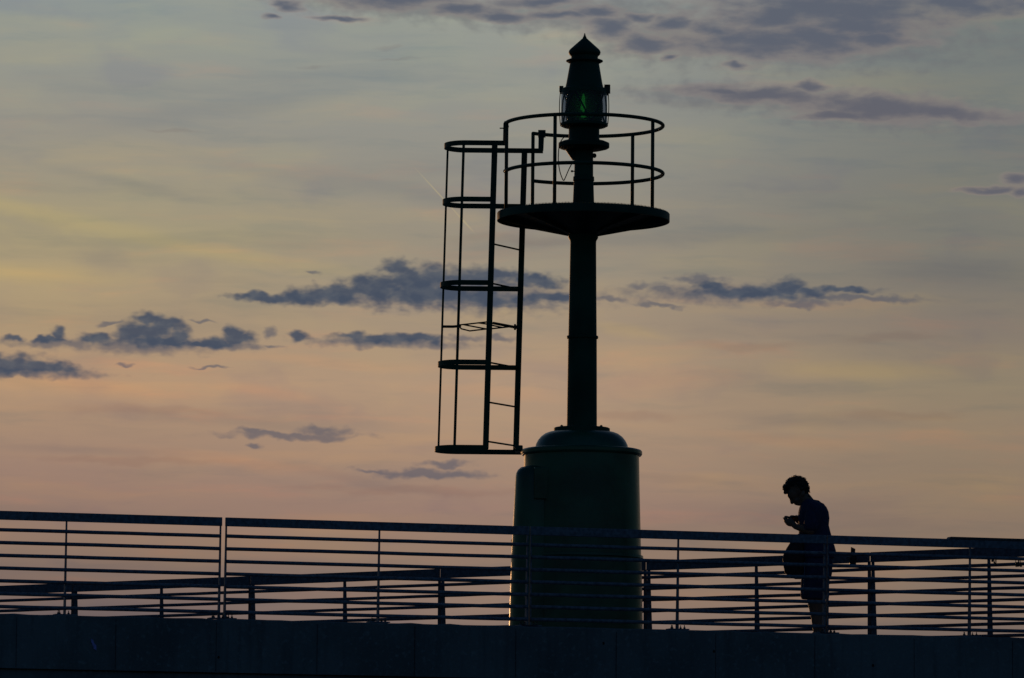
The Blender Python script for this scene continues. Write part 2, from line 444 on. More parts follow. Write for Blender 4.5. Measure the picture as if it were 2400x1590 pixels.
    lr = d_dark(d_faint(d_pink(c, rt(lo(pinks), A_SPLIT)), rt(faint, A_SPLIT)), rt(dark, A_SPLIT))
    lr = d_purple(lr, lo(purple))
    hazy = [(1350, 30, 330, 45, 0), (1600, 95, 210, 55, 0), (1000, 18, 330, 30, 2), (1900, 85, 380, 75, 0), (1760, 228, 300, 30, 2), (2070, 262, 290, 40, 3)]
    tp = d_purple(d_faint(d_pink(c, hi(pinks)), hazy, .60, (108, 109, 114)), hi(purple))
    step_a = math_('GREATER_THAN', az, AE(A_SPLIT, 700)[0] / K)
    step_e = math_('GREATER_THAN', el, AE(1200, E_SPLIT)[1] / K)
    clouds = mixs(step_e, mixs(step_a, bgnode(ll), bgnode(lr)), bgnode(tp))
    # outside the cloud field only the plain gradient is evaluated
    inwin = math_('GREATER_THAN', vm('DOT_PRODUCT', d, tuple(ray(1200, 795)), out='Value'), math.cos(R(8.5)))
    # ---- the rest of the dome: Nishita dusk sky away from the afterglow
    sky = n.new('ShaderNodeTexSky'); sky.sky_type = 'NISHITA'; sky.sun_disc = False
    sky.sun_elevation = SUN_EL; sky.sun_rotation = SUN_AZ
    sky.air_density = 1.0; sky.dust_density = 1.0; sky.ozone_density = 3.0
    nish = vm('MULTIPLY', sky.outputs['Color'], (.074, .100, .110))
    vd = vm('DOT_PRODUCT', d, tuple(ray(1200, 795)), out='Value')
    glow = smooth(vd, math.cos(R(42)), math.cos(R(11)))
    final = mixs(glow, bgnode(nish), mixs(inwin, bgnode(c), clouds))
    out = n.new('ShaderNodeOutputWorld'); l.new(final, out.inputs['Surface'])
    w.cycles.sampling_method = 'MANUAL'; w.cycles.sample_map_resolution = 512
SUN_EL = R(1.2)
SUN_AZ = R(-15)                   # 15 degrees left of the viewing direction, beyond the frame
build_world()
sl = bpy.data.lights.new('sun', 'SUN'); sl.energy = 0.85; sl.angle = R(.5); sl.color = (1.0, .50, .20)
so = bpy.data.objects.new('sun', sl); link(so)
sdir = Vector((math.sin(SUN_AZ) * math.cos(SUN_EL), math.cos(SUN_AZ) * math.cos(SUN_EL), math.sin(SUN_EL)))
so.rotation_euler = sdir.to_track_quat('Z', 'Y').to_euler()
so.location = (-20, 60, 30)

# ------------------------------------------------------------------ pier layout
DECK = 4.06; KERB = 4.28; TOP = 5.18
A0 = at(0, 1439, 1); A0 = atz(0, 1439, KERB); A1 = atz(2400, 1496, KERB)
fdir = (A1 - A0); fdir.z = 0; fdir.normalize()
B0 = atz(0, 1373.6, TOP); B1 = atz(2270, 1286, TOP)
rdir = (B1 - B0); rdir.z = 0; rdir.normalize()
fnorm = Vector((fdir.y, -fdir.x, 0))      # towards the camera
rnorm = Vector((-rdir.y, rdir.x, 0))      # out to sea, away from the camera
def line_hit(px, P, D):
    """parameter along the plan line P + t D seen at photo column px (height of the rail)"""
    d = ray(px, 1300)
    det = d.x * (-D.y) - d.y * (-D.x)
    rx, ry = P.x - CAM.x, P.y - CAM.y
    # CAM + s d = P + t D
    t = (d.x * ry - d.y * rx) / (d.y * D.x - d.x * D.y)
    return t
Pf = Vector((A0.x, A0.y, 0)); Pr = Vector((B0.x, B0.y, 0))
# corner where both lines meet
den = fdir.x * rdir.y - fdir.y * rdir.x
tc_ = ((Pr.x - Pf.x) * rdir.y - (Pr.y - Pf.y) * rdir.x) / den
CORNER = Pf + fdir * tc_

def seg_strip(bm, P, D, N, t0, t1, n_in, n_out, z0, z1, step=.12, rough=.004, seed=0):
    """long block along a line with a slightly uneven top edge"""
    n = max(2, int((t1 - t0) / step)); rows = []
    for i in range(n + 1):
        t = t0 + (t1 - t0) * i / n
        q = P + D * t
        j = rough * (mnoise.noise(Vector((t * 5.0, seed, 0))) + .7 * mnoise.noise(Vector((t * 17.0, seed, 3))))
        k = rough * mnoise.noise(Vector((t * 9.0, seed, 8)))
        a = q + N * (n_out + k); b = q + N * n_in
        rows.append([bm.verts.new((a.x, a.y, z0)), bm.verts.new((a.x, a.y, z1 - .012 + j)), bm.verts.new((a.x - N.x * .012, a.y - N.y * .012, z1 + j)),
                     bm.verts.new((b.x, b.y, z1 + j)), bm.verts.new((b.x, b.y, z0))])
    for a, b in zip(rows[:-1], rows[1:]):
        for k in range(5):
            l_ = (k + 1) % 5
            bm.faces.new((a[k], b[k], b[l_], a[l_]))
    bm.faces.new(rows[0]); bm.faces.new(rows[-1][::-1])

wall = thing('pier_wall', 'dark concrete pier wall carrying the near railing along the bottom of the photo', 'wall', Pf)
LEDGE = KERB - .475
bm = bmesh.new()
seg_strip(bm, Pf, fdir, fnorm, -22, tc_ + .02, -.20, .07, LEDGE, KERB - .002, seed=1, rough=.009)
obj('coping', bm, M_conc, wall)
bm = bmesh.new()
seg_strip(bm, Pf, fdir, fnorm, -22, tc_ - .02, -.24, .035, -3.0, LEDGE - .003, step=.8, seed=5)
obj('lower_wall', bm, M_conc_low, wall)
# cast joints, tie holes and the blue scrape on the face
for px in (38, 270, 505, 741, 969, 1205, 1440, 1672, 1904, 2136, 2366):
    t = line_hit(px, Pf, fdir); q = Pf + fdir * t + fnorm * .0715; bm = bmesh.new()
    rot = Matrix((fdir, -fnorm, Vector((0, 0, 1)))).transposed()
    box(bm, (q.x, q.y, (LEDGE + KERB) / 2 - .01), (.004, .006, KERB - LEDGE - .04), rot)
    obj('joint_line', bm, M_conc_joint, wall)
for px, py in ((511, 1541), (1410, 1508), (1668, 1527), (2040, 1560)):
    d = ray(px, py); t = line_hit(px, Pf, fdir); q = Pf + fdir * t + fnorm * .07
    z = CAM.z + d.z / d.y * q.y
    bm = bmesh.new()
    rr = .010
    vs = [bm.verts.new((q.x + fdir.x * rr * math.cos(a) + fnorm.x * .004, q.y + fdir.y * rr * math.cos(a) + fnorm.y * .004, z + rr * 1.3 * math.sin(a))) for a in [2 * PI * i / 12 for i in range(12)]]
    v2 = [bm.verts.new(v.co - fnorm * .02) for v in vs]
    bm.faces.new(vs)
    for i in range(12): bm.faces.new((vs[i], v2[i], v2[(i + 1) % 12], vs[(i + 1) % 12]))
    obj('tie_hole', bm, M_hole, wall)
bm = bmesh.new(); pts = []
for px, py in ((212, 1497), (217, 1500), (219, 1507), (225, 1513), (225, 1525), (219, 1521), (216, 1512), (213, 1505)):
    d = ray(px, py); t = line_hit(px, Pf, fdir); q = Pf + fdir * t + fnorm * .078
    pts.append(Vector((q.x, q.y, CAM.z + d.z / d.y * q.y)))
vs = [bm.verts.new(p) for p in pts]; v2 = [bm.verts.new(p - fnorm * .008) for p in pts]
bm.faces.new(vs)
for i in range(len(vs)): bm.faces.new((vs[i], v2[i], v2[(i + 1) % len(vs)], vs[(i + 1) % len(vs)]))
obj('paint_scrape', bm, M_paintmark, wall)

rwall = thing('sea_wall', 'low concrete kerb and wall under the far railing behind the beacon', 'wall', Pr)
trc = (CORNER - Pr).dot(rdir)
bm = bmesh.new(); seg_strip(bm, Pr, rdir, rnorm, -22, trc - .05, -.16, .10, LEDGE, KERB - .06, seed=2); obj('coping', bm, M_conc, rwall)
bm = bmesh.new(); seg_strip(bm, Pr, rdir, rnorm, -22, trc - .02, -.20, .06, -3.0, LEDGE - .003, step=.8, seed=6); obj('lower_wall', bm, M_conc_low, rwall)

bm = bmesh.new()
poly = [Pf + fdir * -22 - fnorm * .19, CORNER - Vector((.35, 0, 0)), Pr + rdir * -22 - rnorm * .15]
vs = [bm.verts.new((p.x, p.y, DECK)) for p in poly]; v2 = [bm.verts.new((p.x, p.y, -3)) for p in poly]
bm.faces.new(vs); bm.faces.new(v2[::-1])
for i in range(3): bm.faces.new((vs[i], v2[i], v2[(i + 1) % 3], vs[(i + 1) % 3]))
tag(obj('pier_deck', bm, M_deck), kind='structure')

# sea
m = bpy.data.materials.new('sea_water'); m.use_nodes = True
nt = m.node_tree; b = nt.nodes['Principled BSDF']
b.inputs['Base Color'].default_value = (.010, .022, .030, 1); b.inputs['Roughness'].default_value = .12
tcn = nt.nodes.new('ShaderNodeTexCoord'); nz = nt.nodes.new('ShaderNodeTexNoise'); nz.inputs['Scale'].default_value = .9; nz.inputs['Detail'].default_value = 8
nt.links.new(tcn.outputs['Object'], nz.inputs['Vector'])
bp = nt.nodes.new('ShaderNodeBump'); bp.inputs['Strength'].default_value = .8; bp.inputs['Distance'].default_value = .25
nt.links.new(nz.outputs['Fac'], bp.inputs['Height']); nt.links.new(bp.outputs['Normal'], b.inputs['Normal'])
bm = bmesh.new(); g = 8000
bm.faces.new([bm.verts.new(v) for v in ((-g, -g, 0), (g, -g, 0), (g, g, 0), (-g, g, 0))])
tag(obj('sea', bm, m), kind='structure')

# ------------------------------------------------------------------ railings
BARS = [.166 + .112 * i for i in range(7)]       # drop below the top of the rail
def railing(label, P, D, N, t0, t1, mid, railh, material, group, w_top, w_bot, lean, start_post=True, end_post=True, rivets=False):
    """one welded panel; N points to the side the bars sit on (towards the camera)"""
    q0 = P + D * (t0 + .012); q1 = P + D * (t1 - .012)
    root = thing('railing_panel', label, 'railing', (q0.x, q0.y, KERB), group)
    def pt(q, z, off=0.0): return Vector((q.x + N.x * off, q.y + N.y * off, z))
    bm = bmesh.new(); bar(bm, pt(q0, TOP - railh / 2, .004), pt(q1, TOP - railh / 2, .004), railh, .032, Vector((0, 0, 1)))
    obj('top_rail', bm, material, root, bevel=.004)
    for dz in BARS:
        bm = bmesh.new(); z = TOP - dz
        L = (q1 - q0).length; n = 10
        pts = [pt(q0 + (q1 - q0) * (.004 + .992 * i / n), z + random.uniform(-.0012, .0012), .020) for i in range(n + 1)]
        tube(bm, pts, .0162, 12)
        obj('bar', bm, material, root, smooth=True)
    def post(q, wt, wb):
        bm = bmesh.new(); n0, n1 = .004, 0
        zt = TOP - railh + .012; zb = KERB + .002
        vs = []
        for z, w in ((zb, wb), (zt, wt)):
            for s in (-.006, .006):
                if lean < 0: a, b_ = .006, .006 - w
                else: a, b_ = .006, -w + .006
                vs.append([bm.verts.new(Vector((q.x, q.y, z)) + D * s + N * a), bm.verts.new(Vector((q.x, q.y, z)) + D * s + N * b_)])
        (a0, b0), (a1, b1), (a2, b2), (a3, b3) = vs
        for f in ((a0, b0, b1, a1), (a2, a3, b3, b2), (a0, a1, a3, a2), (b0, b2, b3, b1), (a0, a2, b2, b0), (a1, b1, b3, a3)): bm.faces.new(f)
        po = obj('post', bm, material, root)
        bm = bmesh.new()
        rot = Matrix((D, N, Vector((0, 0, 1)))).transposed()
        box(bm, Vector((q.x, q.y, KERB + .005)) - N * (wb / 2 - .02), (.19, wb + .05, .010), rot)
        obj('base_plate', bm, material, po)
        for sx in (-.062, -.040, .040, .062):
            bm = bmesh.new()
            c = Vector((q.x, q.y, KERB + .010)) + D * sx - N * (0.0 if abs(sx) > .05 else wb - .02)
            lathe(bm, [(.0001, .034 + c.z), (.004, .034 + c.z), (.0045, .016 + c.z), (.010, .014 + c.z), (.0105, c.z)], c.x, c.y, 8)
            obj('anchor_bolt', bm, M_bolt, po)
    if start_post: post(P + D * (t0 + .022), w_top, w_bot)
    post(P + D * mid, w_top, w_bot)
    if end_post: post(P + D * (t1 - .022), w_top, w_bot)
    return root
f_j = [line_hit(x, Pf, fdir) for x in (523, 1240, 1937)]
step = (f_j[2] - f_j[0]) / 2
f_t = [f_j[0] - step, f_j[0], f_j[1], f_j[2], f_j[2] + step]
f_mid = [line_hit(x, Pf, fdir) for x in (155, 889, 1590, 2274)]
f_lab = ['near railing panel at the left edge, ending at the open gap between two posts',
         'near railing panel from the open gap to the left side of the green beacon base',
         'near railing panel running in front of the green beacon base as far as the person',
         'near railing panel right of the person, with padlocks hanging on its upper bars']
for i in range(4):
    a, b_ = f_t[i], f_t[i + 1]
    if i == 0: b_ -= .004
    if i == 1: a += .004
    if i == 1: b_ += .008
    if i == 2: a -= .004; b_ += .006
    if i == 3: a -= .006; b_ = min(b_, tc_ - .12)
    railing(f_lab[i], Pf, fdir, fnorm, a, b_, f_mid[i], .078, M_steel, 'near railing panels on the concrete wall', .022, .062, -1)
r_j = [line_hit(x, Pr, rdir) for x in (174, 589, 1033, 1515, 2040)]
rstep = (r_j[4] - r_j[0]) / 4
r_t = [r_j[0] - rstep] + r_j + [min(r_j[4] + rstep, trc - .15)]
r_mid = [line_hit(x, Pr, rdir) for x in (-20, 378, 807, 1270, 1771, 2316)]
r_lab = ['far railing panel at the left edge of the photo, low behind the near bars',
         'far railing panel seen behind the open gap of the near railing, left of it',
         'far railing panel just right of the open gap of the near railing',
         'far railing panel that passes behind the green beacon base',
         'far railing panel between the green beacon base and the person',
         'far railing panel at the right edge of the photo, right of the clamped tube']
r_lab[1] = 'far railing panel left of the open gap, its low end behind the near left post'
r_lab[4] = 'far railing panel behind the person, starting right of the green beacon base'
for i in range(6):
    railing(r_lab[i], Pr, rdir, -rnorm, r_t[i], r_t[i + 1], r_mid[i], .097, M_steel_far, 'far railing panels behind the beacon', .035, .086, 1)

# extra flat handrail lying on the near rail at the right
h0 = line_hit(2222, Pf, fdir)
bm = bmesh.new()
p = Pf + fdir * h0 - fnorm * .015; q = Pf + fdir * (tc_ - .06) - fnorm * .015
bar(bm, Vector((p.x, p.y, TOP + .009)), Vector((q.x, q.y, TOP + .009)), .022, .085, Vector((0, 0, 1)))
bmesh.ops.translate(bm, verts=[v for v in bm.verts if v.co.z > TOP + .015 and (Vector((v.co.x, v.co.y, 0)) - Vector((p.x, p.y, 0))).length < .1], vec=fdir * .018)
tag(obj('handrail_plate', bm, M_bolt, bevel=.002), 'flat dark handrail plate lying on top of the near rail at the right edge', 'handrail')

# padlocks
def padlock(label, px, py_top, w, h, tilt, material, extra=0):
    t = line_hit(px, Pf, fdir); base = Pf + fdir * t + fnorm * .020
    z = CAM.z + ray(px, py_top).z / ray(px, py_top).y * base.y
    c = Vector((base.x, base.y, z))
    root = thing('padlock', label, 'padlock', c, 'love locks hanging on the near railing')
    rot = Matrix.Rotation(tilt, 3, 'Y')
    ro = Matrix((fdir, -fnorm, Vector((0, 0, 1)))).transposed() @ rot
    bm = bmesh.new(); box(bm, c + ro @ Vector((0, 0, -.030 - h / 2)), (w, .016, h), ro)
    obj('lock_body', bm, material, root, bevel=.004)
    bm = bmesh.new(); pts = []
    for k in range(13):
        a = PI * k / 12
        pts.append(c + ro @ Vector((math.cos(a) * w * .33, 0, -.016 + math.sin(a) * .019)))
    pts = [c + ro @ Vector((w * .33, 0, -.034))] + pts + [c + ro @ Vector((-w * .33, 0, -.034))]
    tube(bm, pts, .0032, 8)
    obj('shackle', bm, M_bolt, root, smooth=True)
zb = 1305
padlock('small padlock at the top of the loose cluster right of the post', 2328, 1304, .022, .026, .35, M_dlock)
padlock('small brass padlock hanging lower left in the loose cluster right of the post', 2325, 1311, .017, .016, -.5, M_brass)
padlock('narrow dark padlock hanging straight at the right of the loose cluster', 2332, 1312, .015, .022, .05, M_dlock)
padlock('large padlock with an open arched shackle near the right edge of the photo', 2381, 1310, .040, .045, -.12, M_dlock)
padlock('smaller padlock leaning against the large one near the right edge', 2387, 1313, .020, .036, -.3, M_dlock)

# tube clamped to the far rail
th = line_hit(2005, Pr, rdir); hb = Pr + rdir * th - rnorm * .05
zt = CAM.z + ray(2005, 1283).z / ray(2005, 1283).y * hb.y
root = thing('rod_holder', 'dark tube with a slanted top clamped on the far handrail right of the person', 'rod holder', (hb.x, hb.y, TOP))
bm = bmesh.new(); n = 16; r0 = .022; vt = []; vb = []
for i in range(n):
    a = 2 * PI * i / n
    vt.append(bm.verts.new((hb.x + .006 + r0 * math.cos(a), hb.y + r0 * math.sin(a), zt - .008 - .010 * math.cos(a))))
    vb.append(bm.verts.new((hb.x - .002 + r0 * math.cos(a), hb.y + r0 * math.sin(a), TOP - .10)))
bm.faces.new(vt); bm.faces.new(vb[::-1])
for i in range(n): bm.faces.new((vt[i], vb[i], vb[(i + 1) % n], vt[(i + 1) % n]))
obj('tube', bm, M_black, root, smooth=False)
bm = bmesh.new(); box(bm, (hb.x + .004, hb.y + .02, TOP - .085), (.062, .07, .085)); obj('clamp', bm, M_black, root, bevel=.006)
bm = bmesh.new(); tube(bm, [(hb.x - .02, hb.y - .03, TOP - .05), (hb.x - .045, hb.y - .035, TOP - .045), (hb.x - .062, hb.y - .035, TOP - .056)], .008, 8); obj('lever', bm, M_bolt, root)

# ------------------------------------------------------------------ the beacon
TY = 50.0
AX = at(1365.2, 795, TY).x
def tz(py):                       # height of a photo row on the beacon axis
    d = ray(1362 + (1200 - py) * .0087, py)
    return CAM.z + d.z / d.y * TY
def tr(rpx, py=800):
    return rpx / scale_at(Vector((AX, TY, tz(py))))
def T(dxpx, py, dy=0.0):          # beacon-local point: pixels from the axis, photo row, metres behind the axis
    return Vector((AX + tr(dxpx, py), TY + dy, tz(py)))
def lat(name, prof, parent, material=None, seg=96, cx=0, cy=0, smooth=True, cap=True):
    bm = bmesh.new()
    lathe(bm, [(tr(r, y), tz(y)) for y, r in prof], AX + cx, TY + cy, seg, cap)
    o = obj(name, bm, material or M_green, parent, smooth=smooth)
    if smooth:
        o.data.set_sharp_from_angle(angle=R(35))
    return o
beacon = thing('harbour_beacon', 'dark green harbour light with lantern, round gallery and caged ladder on the pier', 'lighthouse', (AX, TY, DECK))
zdeck_py = 1556.5
lat('base', [(1068, 134.7), (1140, 136.4), (1215, 138.6), (1302, 141.4), (1303, 146), (1309, 146.5), (1311, 142.2), (1400, 144.6), (zdeck_py, 148.5)], beacon, M_green_gl, seg=128)
lat('base_rim', [(1053.5, 108), (1054, 134), (1055.5, 139.5), (1058.5, 142), (1065, 142), (1068.5, 139.5), (1069.5, 134)], beacon, M_green_gl, seg=128)
lat('dome', [(1013, 66), (1014, 77), (1017.5, 86), (1024, 95), (1033, 102.5), (1043, 107.5), (1054, 109.5)], beacon, M_green_gl, seg=128)
fl = lat('column_flange', [(1002.5, 35), (1003, 63), (1004.5, 65.8), (1013.5, 65.8), (1015, 60)], beacon)
for k in range(8):
    a = 2 * PI * (k + .42) / 8
    bm = bmesh.new(); c = Vector((AX + tr(50) * math.cos(a), TY + tr(50) * math.sin(a), tz(1002.8)))
    lathe(bm, [(.0001, c.z + .020), (.007, c.z + .020), (.007, c.z + .014), (.014, c.z + .014), (.014, c.z)], c.x, c.y, 6)
    obj('bolt', bm, M_green_dk, fl)
lat('column', [(552, 35), (558, 35), (565, 31), (569, 30.4), (700, 32), (787, 33.3), (788, 36.4), (791, 37.2), (794, 36.4), (795, 33.6), (900, 34.5), (1003, 35.4)], beacon)
# tank at the left of the base
tdx, tdy = tr(-108), -tr(62)
bm = bmesh.new()
rt = 49
prof = [(0.001, 1097.5), (20, 1098.5), (34, 1102), (41, 1108), (45, 1116), (46.5, 1125), (50.5, 1215), (54.5, 1302), (58.5, 1466), (60, zdeck_py)]
lathe(bm, [(tr(r, y), tz(y)) for r, y in prof], AX + tdx, TY + tdy, 64)
tank = obj('side_tank', bm, M_green_gl, beacon, smooth=True); tank.data.set_sharp_from_angle(angle=R(40))
bm = bmesh.new()
box(bm, (AX + tr(-90), TY - tr(106), tz(1142)), (tr(44), .05, tz(1106) - tz(1180)), Matrix.Rotation(R(16), 3, 'Z'))
obj('hatch', bm, M_green_gl, beacon, bevel=.008)
bm = bmesh.new()
for k, (x, y) in enumerate(((-172.5, 1270), (-172, 1282), (-171.5, 1293))):
    ico(bm, T(x + 10.5, y, -.05), (.010, .012, .014 if k == 0 else .010), 1)
obj('valve_knob', bm, M_black, tank)

# gallery platform
plat = lat('gallery_floor', [(501, 10), (501, 201.5), (502.5, 202.3), (519.5, 202.3), (519.5, 200), (506, 199), (506, 10)], beacon, seg=160, cap=False)
bm = bmesh.new()
z0 = tz(501); rr = tr(199)
x = -rr + .02
while x < rr:
    hh = math.sqrt(rr * rr - x * x)
    box(bm, (AX + x, TY, z0 + .005), (.006, 2 * hh, .010 + random.uniform(-.003, .004)))
    x += .0135
obj('grating', bm, M_green_dk, plat)
for k in range(8):
    bm = bmesh.new()
    a = 2 * PI * k / 8 + R(0)
    ca, sa = math.cos(a), math.sin(a)
    pr_ = [(tr(30), tz(507)), (tr(198), tz(507)), (tr(198), tz(518)), (tr(36), tz(553)), (tr(30), tz(553))]
    if k == 7: pr_ = [(tr(30), tz(507)), (tr(198), tz(507)), (tr(198), tz(516)), (tr(90), tz(536)), (tr(36), tz(550)), (tr(30), tz(550))]
    v1 = [bm.verts.new((AX + r_ * ca - sa * .004, TY + r_ * sa + ca * .004, z)) for r_, z in pr_]
    v2 = [bm.verts.new((AX + r_ * ca + sa * .004, TY + r_ * sa - ca * .004, z)) for r_, z in pr_]
    bm.faces.new(v1); bm.faces.new(v2[::-1])
    for i in range(len(v1)):
        j = (i + 1) % len(v1); bm.faces.new((v1[i], v2[i], v2[j], v1[j]))
    obj('bracket', bm, M_green_dk, beacon)
lat('underplate', [(506.5, 30), (506.5, 170), (540, 60), (552, 35), (552, 30)], beacon, M_green_dk, cap=False)

# mast above the gallery and lantern
lat('mast', [(352, 21.8), (414, 22.3), (415, 24.5), (424, 25), (426, 23.2), (480, 25.2), (503, 25.8)], beacon)
bm = bmesh.new()
pr_ = [(-44, 351), (-20, 351), (-20, 376), (-27, 376)]
v1 = [bm.verts.new(T(x, y, -.012)) for x, y in pr_]; v2 = [bm.verts.new(T(x, y, .012)) for x, y in pr_]
bm.faces.new(v1); bm.faces.new(v2[::-1])
for i in range(4): bm.faces.new((v1[i], v2[i], v2[(i + 1) % 4], v1[(i + 1) % 4]))
obj('gusset', bm, M_green_dk, beacon)
bm = bmesh.new(); ico(bm, T(24.5, 365), (.022, .022, .024), 2); obj('cable_gland', bm, M_green_dk, beacon, smooth=True)
bm = bmesh.new(); ico(bm, T(-27.5, 402), (.012, .012, .011), 2); tube(bm, [T(-20, 402), T(-27, 402)], .005, 8)
obj('cable_gland', bm, M_green_dk, beacon, smooth=True)
lat('lantern_seat', [(329.5, 35), (332, 50), (336, 59.3), (337.5, 59.7), (346, 59.7), (348.5, 56), (352.5, 40), (352.5, 20)], beacon)
lat('lantern_neck', [(293, 36), (324, 36), (327, 36.8), (331, 37)], beacon)
lan = lat('lantern', [(289.5, 54), (290.5, 56), (295.5, 56), (298.5, 50), (300.5, 38), (300.5, 30)], beacon, cap=True)
lat('lantern_glass', [(217.5, 54.2), (290.5, 54.2)], lan, M_glass, cap=False)
# ribbed optic
prof = []
y = 219.0; k = 0
while y < 289:
    b0 = 41 + 3.5 * math.sin(PI * (y - 215) / 76)
    prof += [(y, b0 - 2.2), (y + 1.6, b0), (y + 3.0, b0)]
    y += 4.2
lat('optic', [(218, 30)] + prof + [(290, 30)], lan, M_lens, smooth=False)
bm = bmesh.new()
lathe(bm, [(tr(r), tz(y)) for r, y in ((.1, 224), (2.5, 230), (4.5, 238), (4.0, 248), (6, 256), (7, 262), (2, 265), (1, 270), (6, 272.5), (7, 274), (1, 276), (6, 278), (5, 280), (.1, 281))], AX - tr(2.5), TY - tr(34), 16)
obj('lamp', bm, M_lamp, lan, smooth=True)
for nm, ly, lw in (('lamp_glow', 244, .28), ('lamp_glow', 275, .10)):
    ld = bpy.data.lights.new(nm, 'POINT'); ld.energy = lw; ld.color = (.15, 1.0, .12); ld.shadow_soft_size = .012
    lo_ = bpy.data.objects.new(nm, ld); lo_.location = (AX - tr(2.5), TY - tr(33.5), tz(ly)); link(lo_)
for k in range(4):
    a1 = R(-26 + 90 * k); a2 = R(18 + 90 * k); a0 = R(-72 + 90 * k)
    for aa in (a2, a0):
        bm = bmesh.new()
        pts = []
        for i in range(9):
            f = i / 8; a = a1 + (aa - a1) * f
            pts.append(Vector((AX + tr(52.0) * math.sin(a), TY - tr(52.0) * math.cos(a), tz(217 + 74 * f))))
        tube(bm, pts, .0085, 6)
        obj('guard_bar', bm, M_green_dk, lan)
for a in (R(-92), R(84), R(178)):
    pts = [Vector((AX + tr(56 + 2.2 * math.sin(PI * i / 10)) * math.sin(a), TY - tr(56 + 2.2 * math.sin(PI * i / 10)) * math.cos(a), tz(212 + 80 * i / 10))) for i in range(11)]
    bm = bmesh.new(); tube(bm, pts, .0042, 8)
    obj('guard_rod', bm, M_green_dk, lan, smooth=True)
lat('lantern_band', [(206, 44), (208, 50), (210, 53.5), (219, 54.8), (219.5, 52)], beacon)
for a, s in ((R(-90), .8), (R(86), 1.15), (R(180), 1.0)):
    bm = bmesh.new(); rot = Matrix.Rotation(a, 3, 'Z').inverted()
    c = Vector((AX + tr(54) * math.sin(a), TY - tr(54) * math.cos(a), tz(211)))
    rz = Matrix.Rotation(a, 3, 'Z')
    box(bm, c, (.040 * s, .050 * s, .062 * s), rz); box(bm, c + Vector((0, 0, .037 * s)), (.050 * s, .050 * s, .010), rz)
    box(bm, c + Vector((0, 0, -.038 * s)), (.022, .022, .022), rz)
    obj('clamp', bm, M_green_dk, lan, bevel=.004)
roof = lat('lantern_roof', [(148, 34), (160, 36), (180, 39.5), (196, 42.3), (207, 45)], beacon)
lat('roof_flange', [(138.5, 31.5), (140.5, 38), (142.5, 43), (144.5, 43.3), (147, 39), (149, 34)], roof)
lat('cowl', [(131.5, 32.2), (135, 31.3), (139, 31.6)], roof)
lat('cap', [(88, 2.6), (92, 7), (101, 17), (110, 27), (116, 33.8), (120, 36.8), (123.5, 37.6), (127.5, 36.6), (130, 34.5), (131.8, 32)], roof)
lat('finial', [(77.5, .1), (79.5, 1.2), (83, 2.0), (86, 3.2), (89, 4.8)], roof, seg=24)
# cable
bm = bmesh.new()
pts = [(-38, 322), (-43, 323.5), (-49, 328), (-55, 337), (-58.5, 350), (-60, 370), (-59.5, 385), (-57, 402), (-53, 416), (-47.5, 427), (-43.5, 421), (-36, 403), (-29, 389), (-22.5, 380)]
P3 = [T(x + (800 - y) * 0, y, -.10) for x, y in pts]
fin = []
for i in range(len(P3) - 1):
    p0, p1, p2, p3 = P3[max(i - 1, 0)], P3[i], P3[i + 1], P3[min(i + 2, len(P3) - 1)]
    for k in range(5):
        t = k / 5
        fin.append(.5 * ((2 * p1) + (-p0 + p2) * t + (2 * p0 - 5 * p1 + 4 * p2 - p3) * t * t + (-p0 + 3 * p1 - 3 * p2 + p3) * t ** 3))
fin.append(P3[-1])
tube(bm, fin, .0048, 8)
obj('cable', bm, M_black, beacon, smooth=True)

# guard rail of the gallery
def grail():
    z1, z2 = tz(294.2), tz(406.6); R1 = tr(184.9, 300)
    root_bm = bmesh.new()
    def P(a, z, r=R1): return Vector((AX + r * math.cos(a), TY + r * math.sin(a), z))
    pts = [P(R(191.5 + (490 - 191.5) * i / 120), z1) for i in range(121)]
    tube(root_bm, pts, .0178, 12); ico(root_bm, pts[0], .0175, 2); ico(root_bm, pts[-1], .0175, 2)
    g = obj('guard_rail', root_bm, M_green, beacon, smooth=True)
    bm = bmesh.new()
    pts = [P(R(188 + (490 - 188) * i / 120), z2, tr(185.6, 400)) for i in range(121)]
    tube(bm, pts, .0178, 12); ico(bm, pts[0], .021, 2)
    obj('mid_rail', bm, M_green, g, smooth=True)
    for k, a in enumerate((191.5, 248, 329, 50.6, 130)):
        bm = bmesh.new(); tube(bm, [P(R(a), z1), P(R(a), tz(502) + .002)], .0172, 12)
        if k == 0: ico(bm, P(R(a), z1 - .04), .022, 2)
        obj('post', bm, M_green, g, smooth=True)
    bm = bmesh.new()
    e = P(R(190.8), z1) + Vector((-.022, 0, 0))
    tube(bm, [e + Vector((.012, 0, .012)), e + Vector((0, 0, -.01)), Vector((e.x - .002, e.y, tz(338)))], .009, 8)
    box(bm, e + Vector((-.018, 0, -.055)), (.05, .012, .010))
    obj('hook', bm, M_green_dk, g)
grail()

